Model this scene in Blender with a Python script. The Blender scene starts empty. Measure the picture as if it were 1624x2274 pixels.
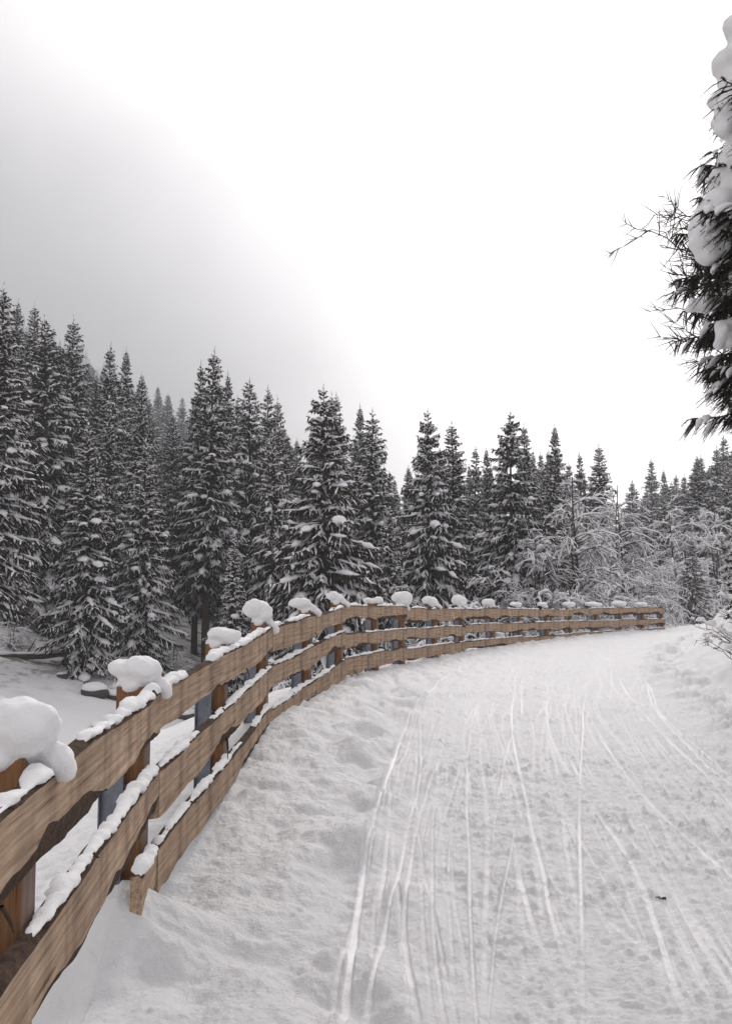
import bpy, math, random
import numpy as np
from mathutils import Vector, Matrix
R_ = math.radians
rng = np.random.default_rng(7)
random.seed(7)
scn = bpy.context.scene
COL = scn.collection

# ------------------------------------------------------------------ camera
F = 1968.0                       # focal length in pixels of a 1624 x 2273 picture
EYE = 1.7
PITCH = R_(4.75)
cd = bpy.data.cameras.new('camera'); cam = bpy.data.objects.new('camera', cd); COL.objects.link(cam)
cam.location = (0, 0, EYE); cam.rotation_euler = (R_(90) + PITCH, 0, 0)
cd.sensor_fit = 'VERTICAL'; cd.sensor_height = 24; cd.lens = 24 * F / 2273
cd.clip_start = 0.05; cd.clip_end = 12000
scn.camera = cam

# ------------------------------------------------------------------ sky, sun, exposure
SUN_EL, SUN_AZ = R_(30), R_(8)     # azimuth from +Y towards +X
w = bpy.data.worlds.new('World'); scn.world = w; w.use_nodes = True
nt = w.node_tree; nt.nodes.clear(); L = nt.links.new
def N(t, **kw):
    n = nt.nodes.new(t)
    for k, v in kw.items(): setattr(n, k, v)
    return n
out = N('ShaderNodeOutputWorld'); bg = N('ShaderNodeBackground'); L(bg.outputs[0], out.inputs[0])
bg.inputs[1].default_value = 0.1
sky = N('ShaderNodeTexSky', sky_type='NISHITA', sun_disc=False, sun_elevation=SUN_EL, sun_rotation=SUN_AZ)
sky.dust_density = 4
hsv = N('ShaderNodeHueSaturation'); hsv.inputs['Saturation'].default_value = 0.3; L(sky.outputs[0], hsv.inputs['Color'])
tc = N('ShaderNodeTexCoord')
# thick cloud: brightest in front, where the sun stands behind it
vd = N('ShaderNodeVectorMath', operation='DOT_PRODUCT'); L(tc.outputs['Generated'], vd.inputs[0])
bd = Vector((math.sin(R_(3)) * math.cos(R_(22)), math.cos(R_(3)) * math.cos(R_(22)), math.sin(R_(22))))
vd.inputs[1].default_value = bd
nz = N('ShaderNodeTexNoise'); nz.inputs['Scale'].default_value = 1.8; nz.inputs['Detail'].default_value = 5; nz.inputs['Roughness'].default_value = .5
L(tc.outputs['Generated'], nz.inputs['Vector'])
ad = N('ShaderNodeMath', operation='MULTIPLY_ADD'); L(nz.outputs[0], ad.inputs[0]); ad.inputs[1].default_value = .14; L(vd.outputs['Value'], ad.inputs[2])
mr = N('ShaderNodeMapRange', interpolation_type='SMOOTHSTEP'); L(ad.outputs[0], mr.inputs[0])
mr.inputs['From Min'].default_value = .90; mr.inputs['From Max'].default_value = 1.05
mr.inputs['To Min'].default_value = 4.6; mr.inputs['To Max'].default_value = 8.0
# the grey bank of cloud that hangs over the mountain on the left
vd2 = N('ShaderNodeVectorMath', operation='DOT_PRODUCT'); L(tc.outputs['Generated'], vd2.inputs[0]); vd2.inputs[1].default_value = Vector((-.64, 1, -.24)).normalized()
ad2 = N('ShaderNodeMath', operation='MULTIPLY_ADD'); L(nz.outputs[0], ad2.inputs[0]); ad2.inputs[1].default_value = .16; L(vd2.outputs['Value'], ad2.inputs[2])
mr2 = N('ShaderNodeMapRange', interpolation_type='SMOOTHSTEP'); L(ad2.outputs[0], mr2.inputs[0])
mr2.inputs['From Min'].default_value = .755; mr2.inputs['From Max'].default_value = .96; mr2.inputs['To Min'].default_value = 1; mr2.inputs['To Max'].default_value = .16
mu2 = N('ShaderNodeMath', operation='MULTIPLY'); L(mr.outputs[0], mu2.inputs[0]); L(mr2.outputs[0], mu2.inputs[1])
cl = N('ShaderNodeMix', data_type='RGBA', blend_type='MULTIPLY'); cl.inputs[0].default_value = 1
cl.inputs[6].default_value = (1.0, .965, .968, 1); L(mu2.outputs[0], cl.inputs[7])
mx = N('ShaderNodeMix', data_type='RGBA'); mx.inputs[0].default_value = .975
L(hsv.outputs[0], mx.inputs[6]); L(cl.outputs[2], mx.inputs[7]); L(mx.outputs[2], bg.inputs[0])
ld = bpy.data.lights.new('sun', 'SUN'); ld.energy = 1.35; ld.angle = R_(18); ld.color = (1, .96, .92)
sun = bpy.data.objects.new('sun', ld); COL.objects.link(sun)
sd = Vector((math.sin(SUN_AZ) * math.cos(SUN_EL), math.cos(SUN_AZ) * math.cos(SUN_EL), math.sin(SUN_EL)))
sun.rotation_euler = sd.to_track_quat('Z', 'Y').to_euler()
vs = scn.view_settings
vs.view_transform = 'Standard'; vs.look = 'None'; vs.gamma = 1; vs.exposure = .85; vs.use_curve_mapping = False
scn.cycles.max_bounces = 6; scn.cycles.diffuse_bounces = 3; scn.cycles.volume_bounces = 3
scn.cycles.glossy_bounces = 2; scn.cycles.transmission_bounces = 1; scn.cycles.transparent_max_bounces = 4

# ------------------------------------------------------------------ helpers
def at(px, py, Y):
    """point at forward distance Y seen at picture position (px,py)"""
    d = np.array([(px - 812) / F,
                  math.cos(PITCH) - math.sin(PITCH) * (1136.5 - py) / F,
                  math.sin(PITCH) + math.cos(PITCH) * (1136.5 - py) / F])
    d *= Y / d[1]
    return np.array([d[0], d[1], EYE + d[2]])
def on_plane(px, py, z=0.06):
    a = at(px, py, 1.0) - np.array([0, 0, EYE])
    k = (z - EYE) / a[2]
    return np.array([a[0] * k, a[1] * k, z])
def smooth(a, b, x):
    t = np.clip((x - a) / (b - a), 0, 1); return t * t * (3 - 2 * t)
_T = rng.random((256, 256)); _T3 = rng.random((64, 64, 64))
def vn(x, y):
    xi = np.floor(x).astype(np.int64); yi = np.floor(y).astype(np.int64)
    fx = x - xi; fy = y - yi; fx = fx*fx*(3-2*fx); fy = fy*fy*(3-2*fy)
    a = _T[xi & 255, yi & 255]; b = _T[(xi+1) & 255, yi & 255]; c = _T[xi & 255, (yi+1) & 255]; d = _T[(xi+1) & 255, (yi+1) & 255]
    return (a*(1-fx)+b*fx)*(1-fy)+(c*(1-fx)+d*fx)*fy - .5
def fbm(x, y, o=3, g=.5):
    s = 0; a = 1
    for k in range(o):
        s = s + a * vn(x * 2.03**k + 17.3*k, y * 2.03**k + 9.1*k); a *= g
    return s
def vn3(p):
    i = np.floor(p).astype(np.int64); f = p - i; f = f*f*(3-2*f); r = 0
    for dx in (0, 1):
        for dy in (0, 1):
            for dz in (0, 1):
                wgt = (f[:, 0] if dx else 1-f[:, 0]) * (f[:, 1] if dy else 1-f[:, 1]) * (f[:, 2] if dz else 1-f[:, 2])
                r = r + wgt * _T3[(i[:, 0]+dx) & 63, (i[:, 1]+dy) & 63, (i[:, 2]+dz) & 63]
    return r - .5
def unit(v): return v / np.maximum(np.linalg.norm(v, axis=-1, keepdims=True), 1e-9)

class MB:
    """mesh builder on numpy arrays"""
    def __init__(s): s.V = []; s.Q = []; s.T = []; s.mQ = []; s.mT = []; s.n = 0
    def add(s, V, Q=None, T=None, m=0):
        V = np.asarray(V, float).reshape(-1, 3)
        if Q is not None and len(Q):
            s.Q.append(np.asarray(Q).reshape(-1, 4) + s.n); s.mQ.append(np.full(len(s.Q[-1]), m) if np.isscalar(m) else m)
        if T is not None and len(T):
            s.T.append(np.asarray(T).reshape(-1, 3) + s.n); s.mT.append(np.full(len(s.T[-1]), m) if np.isscalar(m) else m)
        s.V.append(V); s.n += len(V)
    def tubes(s, P, Rs, Ru=None, sides=4, m=0, up=None, lift=None):
        """P (B,N,3) centre lines, Rs/Ru (B,N) radii sideways and upwards"""
        P = np.asarray(P, float)
        if P.ndim == 2: P = P[None]
        B, n, _ = P.shape
        Rs = np.broadcast_to(Rs, (B, n)); Ru = Rs if Ru is None else np.broadcast_to(Ru, (B, n))
        t = np.gradient(P, axis=1); t = unit(t)
        u0 = np.zeros((B, 1, 3)); u0[..., 2] = 1; u0[..., 0] = .03
        if up is not None: u0 = np.asarray(up, float).reshape(-1, 1, 3)
        sd_ = unit(np.cross(t, np.broadcast_to(u0, t.shape))); uu = unit(np.cross(sd_, t))
        C = P if lift is None else P + uu * np.broadcast_to(lift, (B, n))[..., None]
        an = np.arange(sides) * 2 * math.pi / sides + math.pi / 4
        V = C[:, :, None] + sd_[:, :, None] * (Rs[..., None, None] * np.cos(an)[None, None, :, None]) + uu[:, :, None] * (Ru[..., None, None] * np.sin(an)[None, None, :, None])
        i = np.arange(n - 1)[:, None] * sides; j = np.arange(sides)[None]; j2 = (j + 1) % sides
        q = np.stack([i + j, i + j2, i + sides + j2, i + sides + j], -1).reshape(-1, 4)
        Q = (q[None] + (np.arange(B) * n * sides)[:, None, None]).reshape(-1, 4)
        s.add(V, Q=Q, m=m)
    def ball(s, c, r, seg=14, ring=9, noise=0., ns=4., m=0, rot=0):
        th = np.linspace(0, math.pi, ring); ph = np.arange(seg) * 2 * math.pi / seg
        d = np.stack([np.sin(th)[:, None]*np.cos(ph), np.sin(th)[:, None]*np.sin(ph), np.repeat(np.cos(th)[:, None], seg, 1)], -1).reshape(-1, 3)
        V = d * np.asarray(r)
        if rot: c_, s_ = math.cos(rot), math.sin(rot); V = np.stack([V[:, 0]*c_-V[:, 1]*s_, V[:, 0]*s_+V[:, 1]*c_, V[:, 2]], -1)
        V = V + np.asarray(c)
        if noise: V = V + d * (vn3(V * ns + 31) * 2 * noise)[:, None]
        i = np.arange(ring - 1)[:, None] * seg; j = np.arange(seg)[None]; j2 = (j + 1) % seg
        s.add(V, Q=np.stack([i + seg + j, i + seg + j2, i + j2, i + j], -1).reshape(-1, 4), m=m)
    def mesh(s, name, mats, smoothf=True):
        me = bpy.data.meshes.new(name)
        V = np.concatenate(s.V) if s.V else np.zeros((0, 3))
        Q = np.concatenate(s.Q) if s.Q else np.zeros((0, 4), int); T = np.concatenate(s.T) if s.T else np.zeros((0, 3), int)
        mi = np.concatenate(s.mQ + s.mT) if (s.mQ or s.mT) else np.zeros(0, int)
        me.vertices.add(len(V)); me.vertices.foreach_set('co', V.ravel())
        me.loops.add(Q.size + T.size); me.loops.foreach_set('vertex_index', np.concatenate([Q.ravel(), T.ravel()]).astype(np.int32))
        nf = len(Q) + len(T); me.polygons.add(nf)
        st = np.concatenate([np.arange(len(Q)) * 4, Q.size + np.arange(len(T)) * 3]).astype(np.int32)
        me.polygons.foreach_set('loop_start', st)
        me.polygons.foreach_set('material_index', mi.astype(np.int32))
        me.polygons.foreach_set('use_smooth', np.full(nf, smoothf))
        me.update(calc_edges=True); me.validate()
        for m in (mats if isinstance(mats, (list, tuple)) else [mats]): me.materials.append(m)
        return me
def link(name, me, parent=None):
    o = bpy.data.objects.new(name, me); COL.objects.link(o)
    if parent: o.parent = parent
    return o
def tag(o, label=None, cat=None, group=None, kind=None):
    if label: o['label'] = label
    if cat: o['category'] = cat
    if group: o['group'] = group
    if kind: o['kind'] = kind
    return o
def empty(name, loc=(0, 0, 0), rz=0):
    o = bpy.data.objects.new(name, None); COL.objects.link(o); o.empty_display_size = .3
    o.location = loc; o.rotation_euler = (0, 0, rz); return o
def remeshed(me, voxel, sm=6):
    o = bpy.data.objects.new('tmp', me); COL.objects.link(o)
    r = o.modifiers.new('r', 'REMESH'); r.mode = 'VOXEL'; r.voxel_size = voxel
    s = o.modifiers.new('s', 'SMOOTH'); s.iterations = sm; s.factor = .5
    dg = bpy.context.evaluated_depsgraph_get()
    m2 = bpy.data.meshes.new_from_object(o.evaluated_get(dg)); mats = list(me.materials)
    bpy.data.objects.remove(o)
    m2.materials.clear()
    for m in mats: m2.materials.append(m)
    m2.polygons.foreach_set('use_smooth', np.ones(len(m2.polygons), bool)); m2.polygons.foreach_set('material_index', np.zeros(len(m2.polygons), np.int32))
    return m2
def roughen(me, amp, sc):
    n = len(me.vertices); V = np.empty(n*3); me.vertices.foreach_get('co', V); V = V.reshape(-1, 3)
    NN = np.empty(n*3); me.vertices.foreach_get('normal', NN); NN = NN.reshape(-1, 3)
    V = V + NN * ((vn3(V*sc) + .5*vn3(V*sc*2.3+5)) * amp)[:, None]
    me.vertices.foreach_set('co', V.ravel()); me.update()

# ------------------------------------------------------------------ materials
def mat(name, base, rough=.8, spec=.3):
    m = bpy.data.materials.new(name); m.use_nodes = True
    b = m.node_tree.nodes['Principled BSDF']
    b.inputs['Base Color'].default_value = (*base, 1); b.inputs['Roughness'].default_value = rough
    b.inputs['Specular IOR Level'].default_value = spec
    return m, m.node_tree, b
def noise_node(t, scale, detail=4, rough=.55, coord='Object', vec=None, sc=None):
    c = t.nodes.new('ShaderNodeTexCoord'); n = t.nodes.new('ShaderNodeTexNoise')
    n.inputs['Scale'].default_value = scale; n.inputs['Detail'].default_value = detail; n.inputs['Roughness'].default_value = rough
    if sc:
        mp = t.nodes.new('ShaderNodeMapping'); mp.inputs['Scale'].default_value = sc
        t.links.new(c.outputs[coord], mp.inputs[0]); t.links.new(mp.outputs[0], n.inputs['Vector'])
    else: t.links.new(c.outputs[coord], n.inputs['Vector'])
    return n
def ramp(t, src, stops):
    r = t.nodes.new('ShaderNodeValToRGB'); t.links.new(src, r.inputs[0]); e = r.color_ramp.elements
    while len(e) < len(stops): e.new(.5)
    for k, (p, c) in enumerate(stops): e[k].position = p; e[k].color = (*c, 1)
    return r
def mixc(t, f, a, b, mode='MIX'):
    m = t.nodes.new('ShaderNodeMix'); m.data_type = 'RGBA'; m.blend_type = mode
    if isinstance(f, float): m.inputs[0].default_value = f
    else: t.links.new(f, m.inputs[0])
    for i, v in ((6, a), (7, b)):
        if isinstance(v, tuple): m.inputs[i].default_value = (*v, 1)
        else: t.links.new(v, m.inputs[i])
    return m.outputs[2]
def bump(t, b, h, strength, dist):
    n = t.nodes.new('ShaderNodeBump'); n.inputs['Strength'].default_value = strength; n.inputs['Distance'].default_value = dist
    t.links.new(h, n.inputs['Height']); t.links.new(n.outputs[0], b.inputs['Normal']); return n

SNOWC = (.79, .785, .795)
m_snow, t, b = mat('snow', SNOWC, .75, .25)
n1 = noise_node(t, 90, 5, .7); n2 = noise_node(t, 14, 3)
ma = t.nodes.new('ShaderNodeMath'); ma.operation = 'MULTIPLY_ADD'; ma.inputs[1].default_value = 3; t.links.new(n2.outputs[0], ma.inputs[0]); t.links.new(n1.outputs[0], ma.inputs[2])
bump(t, b, ma.outputs[0], .55, .006)
m_tsnow, t, b = mat('tree_snow', (.80, .79, .81), .8, .2)
bump(t, b, noise_node(t, 25, 3).outputs[0], .5, .03)

# snow of the ground: attribute 'track' = pressed, smoother snow in the ski tracks
m_road, t, b = mat('packed_snow', SNOWC, .7, .3)
atn = t.nodes.new('ShaderNodeAttribute'); atn.attribute_name = 'track'
n1 = noise_node(t, 55, 6, .75); n2 = noise_node(t, 9, 4, .65); n3 = noise_node(t, 3.0, 4, .6)
c = ramp(t, n2.outputs[0], [(.3, (.75, .745, .76)), (.7, (.81, .805, .815))])
c2 = mixc(t, atn.outputs['Fac'], c.outputs[0], (.78, .77, .795)); t.links.new(c2, b.inputs['Base Color'])
rr = t.nodes.new('ShaderNodeMapRange'); t.links.new(atn.outputs['Fac'], rr.inputs[0]); rr.inputs['To Min'].default_value = .75; rr.inputs['To Max'].default_value = .58
t.links.new(rr.outputs[0], b.inputs['Roughness'])
ma = t.nodes.new('ShaderNodeMath'); ma.operation = 'MULTIPLY_ADD'; ma.inputs[1].default_value = 2.5; t.links.new(n2.outputs[0], ma.inputs[0]); t.links.new(n1.outputs[0], ma.inputs[2])
bn = bump(t, b, ma.outputs[0], 1.0, .015)
rs = t.nodes.new('ShaderNodeMapRange'); t.links.new(atn.outputs['Fac'], rs.inputs[0]); rs.inputs['To Min'].default_value = 1.0; rs.inputs['To Max'].default_value = .25
t.links.new(rs.outputs[0], bn.inputs['Strength'])

# forest floor snow, with litter showing through
m_ground, t, b = mat('ground_snow', SNOWC, .8, .2)
n2 = noise_node(t, 1.3, 6, .7)
at2 = t.nodes.new('ShaderNodeAttribute'); at2.attribute_name = 'litter'
mm = t.nodes.new('ShaderNodeMath'); mm.operation = 'MULTIPLY'; t.links.new(at2.outputs['Fac'], mm.inputs[0])
rp = ramp(t, n2.outputs[0], [(.50, (0, 0, 0)), (.60, (1, 1, 1))]); t.links.new(rp.outputs[0], mm.inputs[1])
cc = mixc(t, mm.outputs[0], SNOWC, (.05, .04, .035)); t.links.new(cc, b.inputs['Base Color'])
bump(t, b, noise_node(t, 40, 6, .75).outputs[0], .9, .015)

m_mount, t, b = mat('mountain_forest', (.1, .1, .1), .9, .1)
n1 = noise_node(t, .08, 8, .75); rp = ramp(t, n1.outputs[0], [(.40, (.20, .20, .21)), (.65, (.27, .27, .28))]); t.links.new(rp.outputs[0], b.inputs['Base Color'])

def needle(name, a, bcol):
    m, t, b = mat(name, a, .75, .15)
    oi = t.nodes.new('ShaderNodeObjectInfo')
    n = noise_node(t, 1.7, 4, .7)
    c = ramp(t, n.outputs[0], [(.35, a), (.65, bcol)]); h = t.nodes.new('ShaderNodeHueSaturation')
    mr = t.nodes.new('ShaderNodeMapRange'); mr.inputs['To Min'].default_value = .75; mr.inputs['To Max'].default_value = 1.3
    t.links.new(oi.outputs['Random'], mr.inputs[0]); t.links.new(mr.outputs[0], h.inputs['Value'])
    t.links.new(c.outputs[0], h.inputs['Color']); t.links.new(h.outputs[0], b.inputs['Base Color']); return m
m_needle = needle('spruce_needles', (.008, .0075, .005), (.027, .022, .014))
m_bark, t, b = mat('tree_bark', (.06, .045, .035), .9, .1)
n = noise_node(t, 8, 5, .7, sc=(3, 3, .6)); c = ramp(t, n.outputs[0], [(.3, (.03, .024, .02)), (.7, (.11, .085, .065))]); t.links.new(c.outputs[0], b.inputs['Base Color']); bump(t, b, n.outputs[0], .8, .02)
m_twig, t, b = mat('bare_twig', (.055, .04, .035), .8, .2)

# sawn timber: grain along local X, dirt streaks running down
def timber(name, lo, mid, hi, streak=.55):
    m, t, b = mat(name, mid, .8, .2)
    g = noise_node(t, 4, 5, .75, sc=(.35, 9, 9)); c1 = ramp(t, g.outputs[0], [(.28, lo), (.5, mid), (.72, hi)])
    s = noise_node(t, 3, 2.5, .55, sc=(1.7, 1, .2)); s1 = ramp(t, s.outputs[0], [(.36, (.30, .24, .20)), (.54, (1, 1, 1))])
    c2 = mixc(t, streak, c1.outputs[0], s1.outputs[0], 'MULTIPLY')
    p = noise_node(t, 1.6, 3, .6); p1 = ramp(t, p.outputs[0], [(.3, (.72, .70, .68)), (.7, (1.15, 1.1, 1.05))])
    c3 = mixc(t, .8, c2, p1.outputs[0], 'MULTIPLY')
    ck = noise_node(t, 5, 3, .6, sc=(.35, 14, 22)); k1 = ramp(t, ck.outputs[0], [(.60, (1, 1, 1)), (.66, (.35, .29, .25))]); c3 = mixc(t, .9, c3, k1.outputs[0], 'MULTIPLY')
    tcn = t.nodes.new('ShaderNodeTexCoord'); mpn = t.nodes.new('ShaderNodeMapping'); mpn.inputs['Scale'].default_value = (1.2, 2.2, 3.4); vo = t.nodes.new('ShaderNodeTexVoronoi'); vo.inputs['Scale'].default_value = 1.3
    t.links.new(tcn.outputs['Object'], mpn.inputs[0]); t.links.new(mpn.outputs[0], vo.inputs['Vector']); k2 = ramp(t, vo.outputs['Distance'], [(.035, (.22, .15, .11)), (.085, (1, 1, 1))]); c3 = mixc(t, .9, c3, k2.outputs[0], 'MULTIPLY')
    t.links.new(c3, b.inputs['Base Color'])
    fine = noise_node(t, 30, 4, .6, sc=(.4, 3, 6)); bump(t, b, fine.outputs[0], .5, .004)
    return m
m_rail = timber('weathered_board', (.16, .115, .08), (.36, .26, .185), (.56, .44, .33))
m_post = timber('orange_timber', (.12, .062, .032), (.22, .115, .058), (.32, .18, .10), .3)
m_grey = timber('grey_timber', (.12, .085, .07), (.19, .14, .115), (.27, .21, .18), .4)
m_edge, t, b = mat('bark_edge', (.05, .032, .024), .9, .1)
n = noise_node(t, 30, 6, .75); c = ramp(t, n.outputs[0], [(.3, (.02, .014, .011)), (.7, (.11, .07, .05))]); t.links.new(c.outputs[0], b.inputs['Base Color']); bump(t, b, n.outputs[0], 1, .01)
m_steel, t, b = mat('galvanised_steel', (.17, .19, .225), .5, .5); b.inputs['Metallic'].default_value = .35
n = noise_node(t, 12, 5, .7); c = ramp(t, n.outputs[0], [(.3, (.12, .135, .165)), (.7, (.24, .265, .31))]); t.links.new(c.outputs[0], b.inputs['Base Color'])
m_rock, t, b = mat('dark_rock', (.07, .062, .06), .85, .2)
bump(t, b, noise_node(t, 6, 6, .7).outputs[0], 1, .03)

# ------------------------------------------------------------------ the line of the fence
P1 = at(10, 1700, 2.42)[:2]; P2 = at(298, 1560, 4.5)[:2]
seam_px = [578, 748, 888, 1020, 1147, 1260, 1370, 1463]
nodes = [2*P1 - P2, P2]
for px in seam_px:
    k = (px - 812) / F; p = nodes[-1]
    a_ = 1 + k*k; b_ = -2*(p[1] + k*p[0]); c_ = p[0]**2 + p[1]**2 - (4.15 if px < 1400 else 4.0)**2
    disc = b_*b_ - 4*a_*c_
    Y = (-b_ + math.sqrt(max(disc, 0))) / (2*a_)
    nodes.append(np.array([k*Y, Y]))
nodes = np.array(nodes)                                  # posts 0,2,4,...
print('fence nodes', nodes.round(2).tolist())
top_px = [None, 1562, 1400, 1347, 1349, 1350, 1350, 1350, 1349, 1349]
ztop = [1.25] + [float(at(800, top_px[k], nodes[k][1])[2]) + [0, .065, .05, .03, .02, .01, 0, 0, 0, 0][k] for k in range(1, len(nodes))]
gnd_px = [None, 2030, 1592, 1502, 1471, 1443, 1423, 1409, 1399, 1396]
zgnd = [.06] + [float(at(800, gnd_px[k], nodes[k][1])[2]) for k in range(1, len(nodes))]
print('ztop', np.round(ztop, 2), 'zgnd', np.round(zgnd, 2))
posts = []
for k in range(len(nodes)):
    posts.append((nodes[k], ztop[k]))
    if k < len(nodes)-1: posts.append(((nodes[k]+nodes[k+1])/2, (ztop[k]+ztop[k+1])/2))
E = nodes[-1]
leftline = np.array([[-.9, -60], [-.75, -2]] + nodes.tolist() + [[E[0]+7, E[1]+9], [E[0]+22, E[1]+19], [E[0]+50, E[1]+28], [400, E[1]+60]])
rightline = np.array([[4.0, -60], [4.1, 3], [4.45, 10], [5.9, 17], [8.3, 24], [12.0, 31], [19, 38], [32, 45], [60, 53], [400, 78]])
arc_z = np.concatenate([[zgnd[0]]*2, zgnd, [zgnd[-1]+.05, 0, 0, 0]])

def line_dist(line, X, Y, vals=None):
    """signed distance, positive on the left of the direction of travel"""
    best = np.full(X.shape, 1e9); sg = np.ones(X.shape); val = np.zeros(X.shape)
    for k in range(len(line)-1):
        a = line[k]; d = line[k+1]-a; l2 = d@d
        tt = np.clip(((X-a[0])*d[0]+(Y-a[1])*d[1])/l2, 0, 1)
        dx = X-a[0]-tt*d[0]; dy = Y-a[1]-tt*d[1]; ds = dx*dx+dy*dy
        mk = ds < best
        best = np.where(mk, ds, best); cr = d[0]*(Y-a[1])-d[1]*(X-a[0])
        sg = np.where(mk, np.where(cr >= 0, 1., -1.), sg)
        if vals is not None: val = np.where(mk, vals[k]*(1-tt)+vals[k+1]*tt, val)
    return np.sqrt(best)*sg, val

SA, CA = math.sin(R_(12)), math.cos(R_(12))
def height(X, Y, detail=True):
    X = np.asarray(X, float); Y = np.asarray(Y, float)
    s, zf = line_dist(leftline, X, Y, arc_z)
    q, _ = line_dist(rightline, X, Y)          # >0 on the road side, <0 on the bank
    d = -X*CA + Y*SA
    # forest side
    floor = -3.1 + 2.9*smooth(-2, 16, X) + .3*fbm(X*.12, Y*.12, 3)
    hill = .28*np.maximum(d-12, 0) + .17*np.maximum(d-25, 0) - 3.0
    hill = hill - .33*np.clip(d-100, 0, 125) + np.maximum(d-225, 0)*.62 + 22*smooth(225, 500, d)*fbm(X*.006, Y*.006, 4) 
    hill = np.where(hill > 120, 120 + 110*(1-np.exp(-(hill-120)/110)), hill)
    far = np.maximum(floor, hill)
    slope = zf - .36*np.maximum(s-.35, 0) - .02
    blend = smooth(5, 11, s)
    left = np.maximum(slope, floor)*(1-blend) + far*blend + .12*smooth(.6, 3, s)*fbm(X*.9, Y*.9, 3)
    # road
    mid = .10*np.exp(-((Y-11)/6)**2)
    hr = -s
    road = zf*np.exp(-(np.maximum(hr, 0)/1.3)**2) + mid*(1-np.exp(-(np.maximum(hr, 0)/1.3)**2))
    # bank on the right
    e = -q
    bank = 1.15*smooth(0, 1.5, e) + .22*np.maximum(e-.8, 0) - .12*np.maximum(e-14, 0) + .16*smooth(.1, 1.0, e)*fbm(X*.9, Y*.9, 3)*1.6 + np.clip(e-60, 0, 700)*.35
    bank = bank + .10*np.exp(-((e-.35)/.3)**2)
    z = np.where(s > 0, left, road + np.where(e > -.4, bank*smooth(-.4, .3, e), 0))
    hp = nodes[1]*.91+nodes[0]*.09
    z = z + .28*np.exp(-((X-hp[0]-.02)**2+(Y-hp[1]-.05)**2)/.30**2)
    if detail:
        foot = smooth(1.75, 1.1, hr)*smooth(-1.3, -.6, hr)            # trodden strip beside the fence
        b1 = np.abs(fbm(X*1.6+3, Y*1.25, 2)); b2 = np.abs(fbm(X*3.7, Y*3.1, 2))
        z = z + foot*((.32*smooth(20, 9, Y))*smooth(.1, .8, hr)*np.sqrt(b1*b1+.0009)+.09*np.sqrt(b2*b2+.0006)-.04+.014*fbm(X*9, Y*9, 3)+.014*np.maximum(fbm(X*19, Y*19, 3, .6), 0)) 
        z = z + .045*np.exp(-((hr-1.5)/.2)**2)*(.6+fbm(X*3, Y*3, 2))
        inr = smooth(1.3, 1.8, hr)*smooth(-.2, .4, q)
        crumb = np.maximum(fbm(X*15, Y*24, 3, .6), .02)
        z = z + inr*(.012*fbm(X*1.1, Y*.9, 2) + .014*smooth(4, 9, Y)*fbm(X*4, Y*6, 3) + .050*crumb*(.5+1.3*np.maximum(fbm(X*1.6, Y*2.6+40, 2)+.2, 0)) + .012*fbm(X*34, Y*34, 2))
        z = z + inr*.0035*np.sin(Y*2*math.pi/.045 + 3*fbm(X*1.5, Y*1.5, 2))*(fbm(X*1.2+60, Y*.7, 2) > .05)
        z = z + (1-inr)*smooth(60, 20, np.hypot(X, Y))*(.03*fbm(X*5, Y*5, 3) + .009*fbm(X*24, Y*24, 2))*smooth(1.5, -.5, s-1) 
        eb = np.exp(-((q-.15)/.55)**2); z = z + eb*(.34*np.abs(fbm(X*2.0, Y*2.0+8, 2)) + .12*np.abs(fbm(X*6, Y*6+8, 3)) + .03*fbm(X*18, Y*18, 2))*smooth(-.5, .1, .7-q)
    return z, s, q
def gz(x, y): return float(height(np.array([x]), np.array([y]), False)[0][0])

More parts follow.
